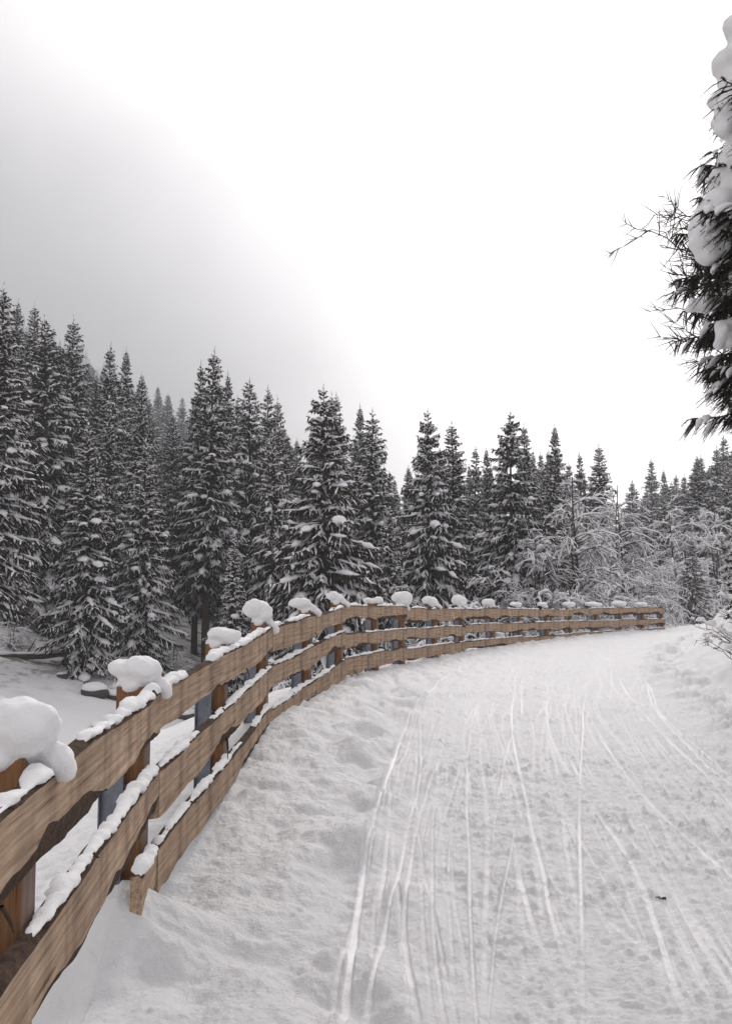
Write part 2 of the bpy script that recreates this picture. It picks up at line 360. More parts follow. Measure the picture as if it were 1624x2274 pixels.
# ------------------------------------------------------------------ ground and road: one sheet, split along the road's edge
def geo(a, b, r):
    n = max(2, int(math.log(b/a)/math.log(r))); return a*(b/a)**(np.arange(n)/n)
rad = np.concatenate([geo(.15, 2.2, 1.05), geo(2.2, 9, 1.0033), geo(9, 60, 1.008), geo(60, 700, 1.025), [700]])
h1 = np.linspace(R_(-27), R_(27), 800); h2 = np.linspace(R_(27), R_(333), 150)[1:-1]
ang = np.concatenate([h1, h2])
AA, RR = np.meshgrid(ang, rad); X = np.sin(AA)*RR; Y = np.cos(AA)*RR
Z, S, Q_ = height(X, Y)
track = np.zeros(X.shape)
c6 = lambda pts: [(627 + x*.6139, 1324 + y*.6139) for x, y in pts]
TR = [([(215,1560),(236,1400),(270,1150),(300,980),(345,800),(400,650),(450,520),(495,430),(560,350),(640,280),(700,240)],.05,1),
 ([(400,690),(440,640),(480,520),(505,440),(580,360)],.035,.8), ([(345,1180),(370,1000),(385,850),(395,720)],.045,.6),
 ([(290,1560),(320,1420),(380,1160),(430,980),(460,850),(500,700),(500,560),(495,440)],.04,.7),
 ([(490,1547),(460,1400),(435,1200),(450,1050),(490,850),(530,720),(575,600),(590,500)],.04,.6),
 ([(520,660),(545,560),(580,460),(600,400),(620,350),(680,290)],.03,.9),
 ([(700,1560),(684,1300),(675,1100),(675,930),(665,800),(665,640),(680,500),(700,420),(730,330),(735,290),(770,255)],.028,.8),
 ([(740,1560),(765,1230),(790,1080),(825,930),(845,800)],.02,.9), ([(1060,1560),(955,1280),(905,1180),(870,1060),(840,950)],.05,.7),
 ([(1130,1580),(1100,1480),(1000,1230),(960,1100),(940,980),(900,850),(870,700),(845,600),(830,520),(825,440),(840,350),(840,290),(880,250)],.04,.9),
 ([(880,880),(850,740),(800,620),(790,540),(750,480),(735,400)],.03,.6), ([(865,460),(865,400),(860,330),(880,280)],.04,.7),
 ([(785,740),(795,640),(815,560),(840,470)],.03,.8),
 ([(1085,1547),(1080,1200),(1075,1000),(1070,800),(1075,640),(1085,500),(1085,400),(1110,340)],.032,1),
 ([(1130,1500),(1060,1300),(990,1150),(970,1080)],.045,.5), ([(1060,680),(1000,590),(960,500),(950,400),(975,360)],.05,.6),
 ([(1520,1600),(1480,1547),(1420,1400),(1360,1200),(1290,1010),(1200,860),(1110,760),(1060,640),(1010,540)],.05,.8),
 ([(1700,1060),(1624,1000),(1500,900),(1400,820),(1300,720),(1230,640),(1180,570),(1120,480)],.045,.9),
 ([(1700,830),(1624,760),(1520,640),(1400,540),(1310,440),(1250,370),(1200,270)],.05,.8),
 ([(1700,760),(1624,690),(1520,610),(1400,490),(1330,400),(1310,300)],.04,1), ([(1700,735),(1624,670),(1560,610),(1450,520),(1350,420),(1335,350),(1300,290)],.04,.9),
 ([(1700,1490),(1600,1350),(1480,1180),(1380,1000),(1280,900),(1150,750)],.05,.6), ([(1440,1370),(1350,1290),(1230,1190),(1150,1140)],.06,.5),
 ([(590,1580),(575,1500),(540,1200),(540,1000),(545,780)],.03,.5), ([(1420,740),(1330,630),(1270,540),(1220,460)],.03,.6),
 ([(1700,1420),(1560,1240),(1420,1060)],.05,.6), ([(985,1547),(985,1350),(975,1200)],.03,.5),
 ([(600,1050),(600,930),(640,760)],.02,.7), ([(1240,1547),(1180,1400),(1140,1250)],.05,.35), ([(1000,400),(1060,380),(1080,360)],.04,.5),
 ([(760,960),(765,830),(800,600)],.02,.6), ([(905,480),(960,380),(950,290)],.05,.4), ([(1300,870),(1200,740),(1120,640)],.05,.4)]
# many more fainter grooves that follow the bend
gA = np.array([on_plane(x, y)[:2] for x, y in c6([(215,1547),(236,1400),(270,1150),(300,980),(345,800),(400,650),(450,520),(495,430),(560,350),(640,280),(760,225),(850,190),(980,165),(1150,140)])])
gB = np.array([on_plane(x, y)[:2] for x, y in c6([(2500,1547),(1750,800),(1624,690),(1520,610),(1400,490),(1330,400),(1310,300),(1290,235),(1300,200),(1400,170),(1500,150)])])
gA = np.vstack([[gA[0][0]-.02, 2.3], gA]); gB = np.vstack([[gB[0][0]-.1, 2.3], gB]); gt = np.random.default_rng(3)
for k in range(46):
    u = (k*.6180339) % 1 - .02; y0 = gt.choice([2.6, 2.6, 3.2, 4.5, 6]); y1 = gt.uniform(9, 26); Yk = np.linspace(y0, y1, 24); dr_ = gt.uniform(-.10, .10)
    Xa = np.interp(Yk, gA[:, 1], gA[:, 0]); Xb = np.interp(Yk, gB[:, 1], gB[:, 0]); uu = u+dr_*(Yk-5)/8
    Xk = Xa*(1-uu)+Xb*uu+.05*np.sin(Yk*.9+k)
    for off in ((0, .17) if k % 2 else (0,)):
        TR.append((np.stack([Xk+off, Yk], -1), .026+.02*gt.random(), .16+.34*gt.random()))
roadmask = (S < 0) & (Q_ > -.2)
for pts, wd, st in TR:
    g = pts if isinstance(pts, np.ndarray) else np.array([on_plane(x, y)[:2] for x, y in c6(pts)])
    # smooth curve through the points
    tt = np.linspace(0, len(g)-1, len(g)*6); gx = np.interp(tt, np.arange(len(g)), g[:, 0]); gy = np.interp(tt, np.arange(len(g)), g[:, 1])
    ker = np.hanning(9); ker /= ker.sum()
    pad = lambda v: np.convolve(np.concatenate([2*v[0]-v[4:0:-1], v, 2*v[-1]-v[-2:-6:-1]]), ker, 'valid')
    gx, gy = pad(gx), pad(gy)
    x0, x1, y0, y1 = gx.min()-.2, gx.max()+.2, gy.min()-.2, gy.max()+.2
    I = np.where(roadmask & (X > x0) & (X < x1) & (Y > y0) & (Y < y1)); xs, ys = X[I], Y[I]; best = np.full(xs.shape, 9.); par = np.zeros(xs.shape)
    for k in range(len(gx)-1):
        dx, dy = gx[k+1]-gx[k], gy[k+1]-gy[k]; l2 = dx*dx+dy*dy
        near = (np.abs(xs-(gx[k]+gx[k+1])/2) < abs(dx)/2+.15) & (np.abs(ys-(gy[k]+gy[k+1])/2) < abs(dy)/2+.15)
        if not near.any(): continue
        u = np.clip(((xs[near]-gx[k])*dx+(ys[near]-gy[k])*dy)/l2, 0, 1)
        dd = np.hypot(xs[near]-gx[k]-u*dx, ys[near]-gy[k]-u*dy); bb = best[near]; pp = par[near]
        pp = np.where(dd < bb, (k+u)/(len(gx)-1), pp); best[near] = np.minimum(bb, dd); par[near] = pp
    wv = wd*(.33+.10*fbm(xs*2, ys*2, 2))*(1+.015*ys)
    fade = (smooth(0, .15, par) if g[0][1] > 3.6 else 1)*smooth(1, .85, par)*np.clip(.75+1.2*fbm(xs*1.2+7, ys*1.2, 2), .25, 1)*st
    prof = smooth(1.25, .7, best/wv)*fade
    rim = np.exp(-((best/wv-1.5)/.35)**2)*fade
    base_smooth = .06*0
    Z[I] = Z[I]*(1) - .014*prof + .007*rim
    track[I] = np.maximum(track[I], prof)
# pressed snow is smoother: pull the crumbs down where a track runs
Zs, _, _ = height(X, Y, False)
hrr = -S; tk = np.where(roadmask, track, 0)
Z = np.where(tk > 0, Z*(1-.75*tk) + (Zs + .004 - .014*tk + .012*fbm(X*1.1, Y*.9, 2))*(.75*tk), Z)
nr, nc = X.shape
V = np.stack([X, Y, Z], -1).reshape(-1, 3)
ii = np.arange(nr-1)[:, None]*nc; jj = np.arange(nc)[None]; j2 = (jj+1) % nc
QD = np.stack([ii+jj, ii+j2, ii+nc+j2, ii+nc+jj], -1).reshape(-1, 4)[:, ::-1]
isr = ((S < 0) & (Q_ > 0)).ravel()[QD].all(1)
dm = (-X*CA+Y*SA).ravel()[QD].mean(1); ism = (dm > 120) & ~isr
Sr = S.ravel(); litter = (smooth(14, 20, Sr)*smooth(260, 40, np.hypot(X, Y).ravel())*.9 + smooth(-.9, -3, Q_.ravel())*.35)
def sheet(name, mask, m):
    f = QD[mask]; u, inv = np.unique(f, return_inverse=True)
    mb = MB(); mb.add(V[u], Q=inv.reshape(-1, 4)); me = mb.mesh(name, m)
    a = me.attributes.new('track', 'FLOAT', 'POINT'); a.data.foreach_set('value', tk.ravel()[u].astype(np.float32))
    a = me.attributes.new('litter', 'FLOAT', 'POINT'); a.data.foreach_set('value', litter[u].astype(np.float32))
    return tag(link(name, me), kind='structure')
sheet('snowy_road', isr, m_road); sheet('ground', ~isr & ~ism, m_ground); sheet('mountain', ism, m_mount)

# ------------------------------------------------------------------ fence
fence = empty('wooden_fence', (nodes[1][0], nodes[1][1], zgnd[1]))
tag(fence, 'long curving fence of three rough weathered boards on orange posts, capped with snow', 'fence')
fx = Vector(fence.location)
fprs = np.random.default_rng(11)
def loc_obj(name, me, loc, rz=0, ry=0, parent=fence):
    o = link(name, me, parent)
    base = parent.matrix_world_origin if False else None
    o.rotation_euler = (0, ry, rz); o.location = Vector(loc) - (fx if parent is fence else Vector((0, 0, 0))); return o
PITCHR = .385
def rail_mesh(Lr, hgt, seed, worn=False):
    """live-edged board: x along, y thickness, z height (top at 0)"""
    n = max(12, int(Lr/.05)); x = np.linspace(0, Lr, n); k = seed*13.7
    topz = .022*fbm(x*1.3+k, x*0+k, 3) - .006 + .006*fbm(x*16+k, x*0+2*k, 2)
    botz = -hgt + .07*fbm(x*1.1+k+50, x*0+k, 3) + .045*np.maximum(fbm(x*.55+k+9, x*0, 1), 0)*2*0 + .007*fbm(x*18+k, x*0+k, 2)
    th = .052
    prof = [(0, 0, 1), (0, -1, 0)]
    # section: front face top, front bottom, bevelled bark bottom, back bottom, back top, bark top
    bvb = .03+.05*np.maximum(vn(x*1.2+k, x*0+3.3)+.1, 0); bvt = .012+.03*np.maximum(vn(x*1.5+k, x*0+9.3)+.1, 0)
    rows = [(-th/2+0*x, topz-bvt), (-th/2+0*x, botz+bvb*.0+.0), (th*.1+0*x, botz-bvb*.45), (th/2+0*x, botz-bvb*.2), (th/2+0*x, topz), (-th*.15+0*x, topz+.004)]
    # the front edge of the lower side is bark that slants back
    bb = np.clip(.018+.16*vn(x*1.4+k, x*0+3.3)+.03*vn(x*9+k, x*0+8), .004, .085)*(hgt/.24)
    rows[1] = (-th/2+0*x, botz+bb); rows[2] = (-th/2+.018+.010*fbm(x*12+k, x*0+4, 2), botz+.0*x)
    V = np.stack([np.stack([x, r[0], r[1]], -1) for r in rows], 1)      # n,6,3
    V[:, :, 1] += (.004*fbm(x*2+k, x*0, 2))[:, None]
    m = 6; i = np.arange(n-1)[:, None]*m; j = np.arange(m)[None]; jn = (j+1) % m
    Q = np.stack([i+j, i+jn, i+m+jn, i+m+j], -1)
    mi = np.zeros((n-1, m), int); mi[:, 1] = 1; mi[:, 2] = 1; mi[:, 5] = 1; mi[:, 4] = 1
    mb = MB(); mb.add(V.reshape(-1, 3), Q=Q.reshape(-1, 4), m=mi.ravel())
    for e in (0, n-1):
        c = V[e]; T = [(0, 1, 5), (1, 2, 5), (2, 3, 5), (3, 4, 5)]
        if e == 0: T = [q[::-1] for q in T]
        mb.add(c, T=np.array(T)[:, ::-1])
    me = mb.mesh('rail', [m_rail, m_edge], False)
    return me, x, topz
def snow_run(x, topz, seed, fat=1.0, cover=1.0, drip=0.0):
    """lumpy line of snow lying on a board's top edge"""
    k = seed*7.9; n = int(x[-1]/.018); xx = np.linspace(.02, x[-1]-.02, n)
    z = np.interp(xx, x, topz)
    lump = np.clip(.6 + 1.9*fbm(xx*7+k, xx*0+k, 3) + .5*fbm(xx*.9+k, xx*0+1, 2), 0, 1.5)
    cov = smooth(-.42+.35*(1-cover), -.28+.35*(1-cover), fbm(xx*1.3+k+20, xx*0, 2))
    r = (.006+.019*lump*fat)*cov*smooth(0, .08, xx)*smooth(x[-1], x[-1]-.08, xx)+.0005
    side = 12; an = np.arange(side)*2*math.pi/side
    # cross section: round top, hugging the board
    cy = np.cos(an)[None]*(.012*smooth(0, .012, r)[:, None]+r[:, None]*.95); cz = np.sin(an)[None]*r[:, None]*1.05
    cz = np.where(cz < 0, cz*.55, cz)
    X_ = np.repeat(xx[:, None], side, 1); Y_ = cy - .004; Z_ = z[:, None] + cz + r[:, None]*.35 - .007*smooth(.012, .003, r)[:, None]
    # overhang: snow sags down the front face here and there
    sag = smooth(.12, .35, fbm(xx*3.1+k, xx*0+77, 2))*drip*.0
    fr = (np.cos(an) < -.3)[None]*np.ones((n, 1)); Z_ = Z_ - fr*sag[:, None]*cov[:, None]; Y_ = Y_ - fr*(sag[:, None] > .002)*.012
    V = np.stack([X_, Y_, Z_], -1).reshape(-1, 3)
    d = np.stack([0*X_, np.cos(an)[None]+0*X_, np.sin(an)[None]+0*X_], -1).reshape(-1, 3)
    V = V + d*((vn3(V*34+k)*.022 + vn3(V*75+k)*.014)*np.repeat(smooth(.004, .02, r), side))[:, None]
    V[:, 0] += vn3(V*30+k)*.006
    i = np.arange(n-1)[:, None]*side; j = np.arange(side)[None]; jn = (j+1) % side
    mb = MB(); mb.add(V, Q=np.stack([i+j, i+jn, i+side+jn, i+side+j], -1).reshape(-1, 4))
    me = mb.mesh('snow_ridge', m_snow); return me
si = 0
for k in range(len(nodes)-1):
    a, b = nodes[k], nodes[k+1]; d = b-a; Ln = np.hypot(*d); yaw = math.atan2(d[1], d[0])
    nrm = np.array([d[1], -d[0]])/Ln                     # towards the road
    za, zb = ztop[k], ztop[k+1]; pit = -math.atan2(zb-za, Ln)
    for r in range(3):
        si += 1
        x0 = .006; Lr = Ln/math.cos(pit)-.012
        if r == 2 and k == 0: x0 = Lr-.47; Lr = .46      # only a short end of the lowest board looks out here
        dz = fprs.uniform(-.018, .018); hg = fprs.uniform(.215, .255)
        off = .075+.028+fprs.uniform(0, .006)
        if k == 0: hg = [.24, .235, .2][r]
        if Lr < 1: hg = .19
        me, x, tz = rail_mesh(Lr, hg, si)
        p = np.array([a[0], a[1]]) + nrm*off + d/Ln*x0; dz += (zb-za)*(x0/Ln)
        tilt = fprs.uniform(-.006, .006)
        o = loc_obj('rail', me, (p[0], p[1], za - r*PITCHR + dz), yaw, pit+tilt)
        fat = [.9, .62, .75][r]*(1.1 if k < 3 else .75)*(1.2 if (k == 0 and r == 2) else 1)
        sm = snow_run(x, tz, si, fat, .88 if k < 4 else .7, 0)
        so = link('snow_ridge', sm, o)
        if k == 1 and r == 0: tag(o, 'warm brown board with dark vertical rain streaks')
# splinters and strips of bark hanging from the boards
for o in list(fence.children):
    if not o.name.startswith('rail') : continue
    Lr = max(v.co.x for v in o.data.vertices)
    if Lr < 1: continue
    for q in range(2):
        x = fprs.uniform(.4, Lr-.3); zb = -.23 if q else 0.0; ln = fprs.uniform(.04, .12); a_ = fprs.uniform(-.8, .8)
        P_ = np.array([[x, -.03, zb+.02], [x+a_*ln*.5, -.045, zb-ln*.4*(1 if q else -.2)], [x+a_*ln, -.05, zb-ln*(1 if q else -.1)]])
        mb = MB(); mb.tubes(P_, np.array([.010, .007, .002]), np.array([.005, .004, .001]), sides=5); link('bark_strip', mb.mesh('bark_strip', m_edge), o)
# posts, steel brackets, caps
caps = {1: (-70, 166, 1553, 1700), 2: (248, 370, 1455, 1527), 3: (472, 551, 1370, 1412), 4: (540, 608, 1343, 1400), 5: (633, 685, 1337, 1368), 6: (722, 762, 1322, 1350),
        7: (816, 858, 1328, 1346), 8: (870, 918, 1320, 1354), 9: (929, 967, 1328, 1352), 10: (998, 1035, 1322, 1350), 11: (1060, 1092, 1330, 1350), 12: (1123, 1152, 1337, 1350),
        13: (1183, 1207, 1337, 1350), 14: (1243, 1274, 1336, 1350), 15: (1290, 1330, 1337, 1350), 16: (1350, 1386, 1335, 1350), 17: (1404, 1432, 1338, 1350)}
for k, (p, zt) in enumerate(posts):
    ka = min(k//2, len(nodes)-2); d = nodes[ka+1]-nodes[ka]
    if k % 2 == 0 and 0 < k < len(posts)-1: d = nodes[k//2+1]-nodes[k//2-1]
    yaw = math.atan2(d[1], d[0]); u = d/np.hypot(*d); nrm = np.array([u[1], -u[0]])
    hgt = 2.1; W = .145
    if k == len(posts)-1: p = p - u*.08
    if k == 0: p = p+u*.08
    mb = MB(); hw = W/2; e = .008
    oct_ = np.array([(-hw+e, -hw), (hw-e, -hw), (hw, -hw+e), (hw, hw-e), (hw-e, hw), (-hw+e, hw), (-hw, hw-e), (-hw, -hw+e)])
    zs = np.array([-1.4, -.7, -.2, .0]) + np.array([0, 0, 0, .02+fprs.uniform(0, .03)])
    V_ = np.array([[(x_, y_, z_) for x_, y_ in oct_] for z_ in zs]).reshape(-1, 3)
    Qs = []; mi = []
    for i in range(3):
        for j in range(8): Qs.append((i*8+j, i*8+(j+1) % 8, i*8+8+(j+1) % 8, i*8+8+j)); mi.append(1 if j in (0, 1) else 0)
    mb.add(V_, Q=Qs, m=np.array(mi)); mb.add(V_[-8:], Q=[(0, 1, 2, 3), (0, 3, 4, 7), (4, 5, 6, 7)])
    # a timber's grain must run upwards: rotate the coordinates with the object (local X = up)
    me = mb.mesh('post', [m_post, m_grey], False)
    R = Matrix.Rotation(R_(90), 4, 'Y')
    me.transform(R.inverted())
    o = link('post', me, fence); o.matrix_basis = Matrix.Translation(Vector((p[0], p[1], zt)) - fx) @ Matrix.Rotation(yaw + fprs.uniform(-.03, .03), 4, 'Z') @ Matrix.Rotation(fprs.uniform(-.015, .015), 4, 'X') @ R
    inv = Vector((0, 0, 0))
    # steel U profile behind the post, up to the middle board
    mb = MB(); t_ = .006; dp = .035; ww = .06; ztp = -.235
    def box(mb, x0, x1, y0, y1, z0, z1):
        Vb = np.array([(x, y, z) for z in (z0, z1) for y in (y0, y1) for x in (x0, x1)])
        mb.add(Vb, Q=[(0, 2, 3, 1), (4, 5, 7, 6), (0, 1, 5, 4), (2, 6, 7, 3), (0, 4, 6, 2), (1, 3, 7, 5)])
    xo = -hw-.004
    box(mb, xo-dp*1.1, xo, hw*.2, hw*.2+t_, -1.5, ztp); box(mb, xo-t_, xo, hw*.2+t_+.0005, hw+.06, -1.5, ztp-.004); box(mb, xo-dp*1.1, xo-t_-.0005, hw+.06-t_, hw+.06, -1.5, ztp-.006)
    for bz in (-.33, -.45, -.75): mb.ball((xo-dp*.55, hw*.2-.004, bz), (.011, .007, .011), 8, 5)
    sme = mb.mesh('steel_bracket', m_steel, False); sme.transform(R.inverted()); so = link('steel_bracket', sme, o)
    # cap of snow
    if k in caps or k == 0:
        if k: x0, x1, y0, y1 = caps[k]; wd = (x1-x0)*p[1]/F; hg = (y1-y0)*p[1]/F; cx = (x0+x1)/2; off = (cx-812)/F*p[1]-p[0]
        else: wd, hg, off = .34, .16, 0
        big = wd/2
        mb = MB(); r1 = np.random.default_rng(100+k)
        bz = .025
        if k == 7:
            mb.ball((-.085, 0, bz+hg*.45), (big*.55, big*.6, hg*.42), 24, 16); mb.ball((.09, -.02, bz+hg*.5), (big*.55, big*.6, hg*.5), 24, 16); mb.ball((0, 0, bz+.04), (.1, .09, .05), 20, 12)
        else:
            mb.ball((off*.6, .0, bz+hg*.5), (big*.97, big*.78, hg*.39), 30, 20, .03, 7, rot=0)
            mb.ball((off*.6-big*.25*r1.choice([-1, 1]), -.03, bz+hg*.55), (big*.72, big*.62, hg*.38), 24, 16)
            mb.ball((off*.6+big*.3, -.02, bz+hg*.36), (big*.6, big*.55, hg*.36), 24, 16)
            mb.ball((0, 0, bz+.01), (W*.62, W*.62, .05), 20, 12)
        # lobes sagging over the board in front
        if k in (1, 2, 4, 5, 6, 8, 9, 10): 
            nx, ny = (W*.62)*1, 0
            fr = np.array([nrm[0], nrm[1]])*.115
            for q in range(4):
                tq = q/3; mb.ball((fr[0]*(.4+.9*tq)+u[0]*.03, fr[1]*(.4+.9*tq)+u[1]*.03, bz+.05-(.075+(.04 if k in (4, 8) else 0))*tq), (.050-.012*tq,)*2+(.046,), 16, 10)
        me = mb.mesh('snow_cap', m_snow); vx = .012 if k < 7 else .02
        m2 = remeshed(me, vx, 4); roughen(m2, .018, 9); roughen(m2, .014 if k < 6 else .01, 32)
        rot = Matrix.Rotation(yaw, 4, 'Z')
        co = link('snow_cap', m2, o); mw = o.matrix_basis
        co.matrix_basis = mw.inverted() @ Matrix.Translation(Vector((p[0], p[1], zt))-fx)
        co.name = 'snow_cap'

# ------------------------------------------------------------------ trees
def spruce_parts(H, R, seed, bare=.10, dens=22, snow=1.0, tw=1.0, droop=1.0, needles=False, heavy=.35, lower=0):
    g = np.random.default_rng(seed)
    n = int(H*dens)
    h = bare + (.972-bare)*np.sort(g.random(n))**.92
    az = np.arange(n)*2.39996 + g.uniform(-.5, .5, n)
    prof = (1-h)**.78*np.minimum(1, .62+2.2*(h-bare))
    gust = 1 + .22*np.sin(az*2+seed) * g.random(n)
    whorl = 1-(.26*(1-h))*(np.sin(h*H*2*math.pi/.62+seed) > 0)
    Lb = np.maximum(R*prof*(.55+.55*g.random(n)**.7)*gust*whorl, .06+.12*g.random(n))
    a0 = np.radians(-14 + 50*h**1.6 + g.uniform(-9, 9, n)); dr = droop*(.42-.25*h)*(.7+.6*g.random(n))
    N_ = 8; tt = np.linspace(0, 1, N_)
    hor = Lb[:, None]*tt*np.cos(a0)[:, None]
    zz = Lb[:, None]*(np.sin(a0)[:, None]*tt - dr[:, None]*tt**1.7*(1) + .20*dr[:, None]*tt**5*2)
    wig = (g.random((n, 1))-.5)*.25*tt[None]**2*Lb[:, None]
    lean = .0
    P = np.stack([np.cos(az)[:, None]*hor - np.sin(az)[:, None]*wig, np.sin(az)[:, None]*hor + np.cos(az)[:, None]*wig, (h*H)[:, None]+zz], -1)
    trunk = MB(); zt = np.linspace(-.6, H, 14); rt = .013*H*(1-np.clip(zt/H, 0, 1))**.9+.008
    wob = np.stack([.04*np.sin(zt*.7+seed), .04*np.cos(zt*.5+seed), zt], -1)
    trunk.tubes(wob, rt, sides=9)
    br = MB(); rb = (.010+.006*Lb)[:, None]*(1-.75*tt)
    trunk.tubes(P, rb, sides=3)
    T_ = unit(np.gradient(P, axis=1))
    # side sprays
    cnt = np.maximum(4, ((7+11*Lb)*tw)).astype(int); idx = np.repeat(np.arange(n), cnt); M = len(idx)
    t0 = .06+.94*g.random(M)**.8; sgn = g.choice([-1., 1.], M)
    f = t0*(N_-1); i0 = np.minimum(f.astype(int), N_-2); fr = (f-i0)[:, None]
    B0 = P[idx, i0]*(1-fr)+P[idx, i0+1]*fr; Td = T_[idx, i0]
    side = unit(np.cross(Td, [0, 0, 1.]))*sgn[:, None]
    D = unit(Td*g.uniform(.5, 1.1, (M, 1)) + side*g.uniform(.5, 1.1, (M, 1)) + np.stack([0*t0, 0*t0, g.uniform(-.55, .05, M)], -1))
    ln = (.13+.30*Lb[idx]*(1-t0)**.7)*(.6+.7*g.random(M)); ln = np.minimum(ln, .24 if needles else .75)*(1 if needles else np.clip(.25+Lb[idx]/.9, 0, 1))
    s3 = np.linspace(0, 1, 3)
    Tw = B0[:, None]+D[:, None]*(ln[:, None]*s3)[..., None]; Tw[..., 2] -= (ln[:, None]*.35*s3**2)
    wdt = (.028+.022*g.random(M))*(1 if needles else np.clip(.45+Lb[idx]/1.2, 0, 1))
    crown = MB()
    if True:
        if needles: wdt = wdt*.24
        crown.tubes(Tw, wdt[:, None]*np.array([.75, 1, .12]), wdt[:, None]*np.array([.35, .5, .1]), sides=3)
    # hanging curtains
    cn = np.maximum(2, ((3+7*Lb)*tw)).astype(int); ih = np.repeat(np.arange(n), cn); M2 = len(ih)
    t2 = .1+.9*g.random(M2); f = t2*(N_-1); i0 = np.minimum(f.astype(int), N_-2); fr = (f-i0)[:, None]
    B2 = P[ih, i0]*(1-fr)+P[ih, i0+1]*fr; l2 = (.10+.16*Lb[ih])*(.5+g.random(M2)); l2 = np.minimum(l2, .15 if needles else .55)*(1 if needles else np.clip(.2+Lb[ih]/.9, 0, 1))
    D2 = unit(np.stack([g.uniform(-.5, .5, M2), g.uniform(-.5, .5, M2), -np.ones(M2)], -1)+T_[ih, i0]*.5)
    T2 = B2[:, None]+D2[:, None]*(l2[:, None]*s3)[..., None]
    w2 = .026+.02*g.random(M2)
    if needles: w2 = w2*.24
    if True: crown.tubes(T2, w2[:, None]*np.array([.7, 1, .12]), w2[:, None]*np.array([.5, .6, .1]), sides=3)
    if needles:
        for TT in (Tw, T2):
            K = 44; m_ = len(TT); u = g.random((m_, K)); seg = np.minimum((u*2).astype(int), 1); fr2 = (u*2-seg)[..., None]
            Bn = TT[np.arange(m_)[:, None], seg]*(1-fr2)+TT[np.arange(m_)[:, None], seg+1]*fr2
            ax = unit(TT[:, 2]-TT[:, 0])[:, None]
            rd = unit(g.normal(size=(m_, K, 3))); rd = unit(rd-ax*(rd*ax).sum(-1, keepdims=True)); dn = unit(rd+ax*.8)*(.022+.012*g.random((m_, K, 1)))
            sd2 = unit(np.cross(dn, rd+.1))*.0018
            Vn = np.stack([Bn-sd2, Bn+sd2, Bn+dn], 2).reshape(-1, 3); crown.add(Vn, T=np.arange(len(Vn)).reshape(-1, 3))
    # leader tip
    # snow
    sn = MB()
    if snow > 0:
        # thin lines on branches
        pick = np.where(g.random(n) < .93*snow)[0]
        tta = g.uniform(.0, .35, len(pick)); ttb = g.uniform(.75, 1.0, len(pick)); nn = 9; ss = np.linspace(0, 1, nn)
        f = (tta[:, None]+(ttb-tta)[:, None]*ss)*(N_-1); i0 = np.minimum(f.astype(int), N_-2); fr = (f-i0)[..., None]
        C = P[pick[:, None], i0]*(1-fr)+P[pick[:, None], i0+1]*fr
        wv = (.022+.026*Lb[pick])[:, None]*np.sqrt(np.clip(4*ss*(1-ss), 0, 1))*(.35+1.1*g.random((len(pick), nn)))
        wv[:, 0] = 0; wv[:, -1] = 0
        sn.tubes(C, wv*1.15, wv*.8, sides=6, lift=wv*.5+.008)
        # pads on the sprays
        ps = np.where(g.random(M) < .40*snow)[0]
        nn = 5; ss = np.linspace(.05, .95, nn); C = B0[ps][:, None]+D[ps][:, None]*(ln[ps][:, None]*ss)[..., None]; C[..., 2] -= ln[ps][:, None]*.35*ss**2
        wv = (.016+.024*g.random(len(ps)))[:, None]*np.array([.05, .9, 1., .8, .05])*(.6+.7*g.random((len(ps), nn)))
        sn.tubes(C, wv*1.15, wv*.7, sides=5, lift=wv*.4+.012)
        # heavy paws
        pick = np.where((g.random(n) < heavy) & (Lb > .45))[0]
        if len(pick):
            tta = g.uniform(.3, .6, len(pick)); ttb = tta+g.uniform(.22, .42, len(pick)); nn = 9; ss = np.linspace(0, 1, nn)
            f = np.minimum(tta[:, None]+(ttb-tta)[:, None]*ss, 1)*(N_-1); i0 = np.minimum(f.astype(int), N_-2); fr = (f-i0)[..., None]
            C = P[pick[:, None], i0]*(1-fr)+P[pick[:, None], i0+1]*fr
            wv = np.minimum(.06+.085*Lb[pick], .24)[:, None]*(.6+.6*g.random((len(pick), 1)))*np.sqrt(np.clip(1-(2*ss-1)**2, 0, 1))*(.6+.7*g.random((len(pick), nn)))
            sn.tubes(C, wv*1.0, wv*.55, sides=9, lift=wv*.3+.01)
        # knob on the leader
        sn.ball((0, 0, H*.985), (.05, .05, .09), 8, 6, .01)
    return trunk, crown, sn
PROTO = {}
def make_spruce(key, loc, **kw):
    tr, cr, sn = spruce_parts(**kw)
    e = empty('spruce_tree', loc)
    link('trunk', tr.mesh('trunk', m_bark), e); link('crown', cr.mesh('crown', m_needle, False), e); link('snow_cover', sn.mesh('snow_cover', m_tsnow), e)
    PROTO[key] = (e, kw['H'], kw['R'], [False])
    return e
def put_spruce(key, x, y, Htarget, Rscale=1.0, rz=0, label='', group=None, z=None, base=None):
    e, H, R, used = PROTO[key]
    if used[0]:
        c = e.copy(); COL.objects.link(c)
        for ch in e.children:
            cc = ch.copy(); COL.objects.link(cc); cc.parent = c
        for kk in list(c.keys()):
            if kk in ('label', 'category', 'group'): del c[kk]
    else: c = e; used[0] = True
    zz = gz(x, y) if z is None else z
    c.location = (x, y, zz-.1); c.rotation_euler = (rng.uniform(-.025, .025), rng.uniform(-.025, .025), rz); sz = Htarget/H
    c.scale = (sz*Rscale, sz*Rscale, sz)
    tag(c, label, 'spruce tree', group); return c
make_spruce('a', (0, 0, 0), H=17, R=3.3, seed=1, bare=.16, dens=21)
make_spruce('b', (0, 0, 0), H=16, R=2.9, seed=2, bare=.24, dens=22, heavy=.35)
make_spruce('c', (0, 0, 0), H=14, R=2.9, seed=3, bare=.05, dens=24, heavy=.55, snow=1.1)
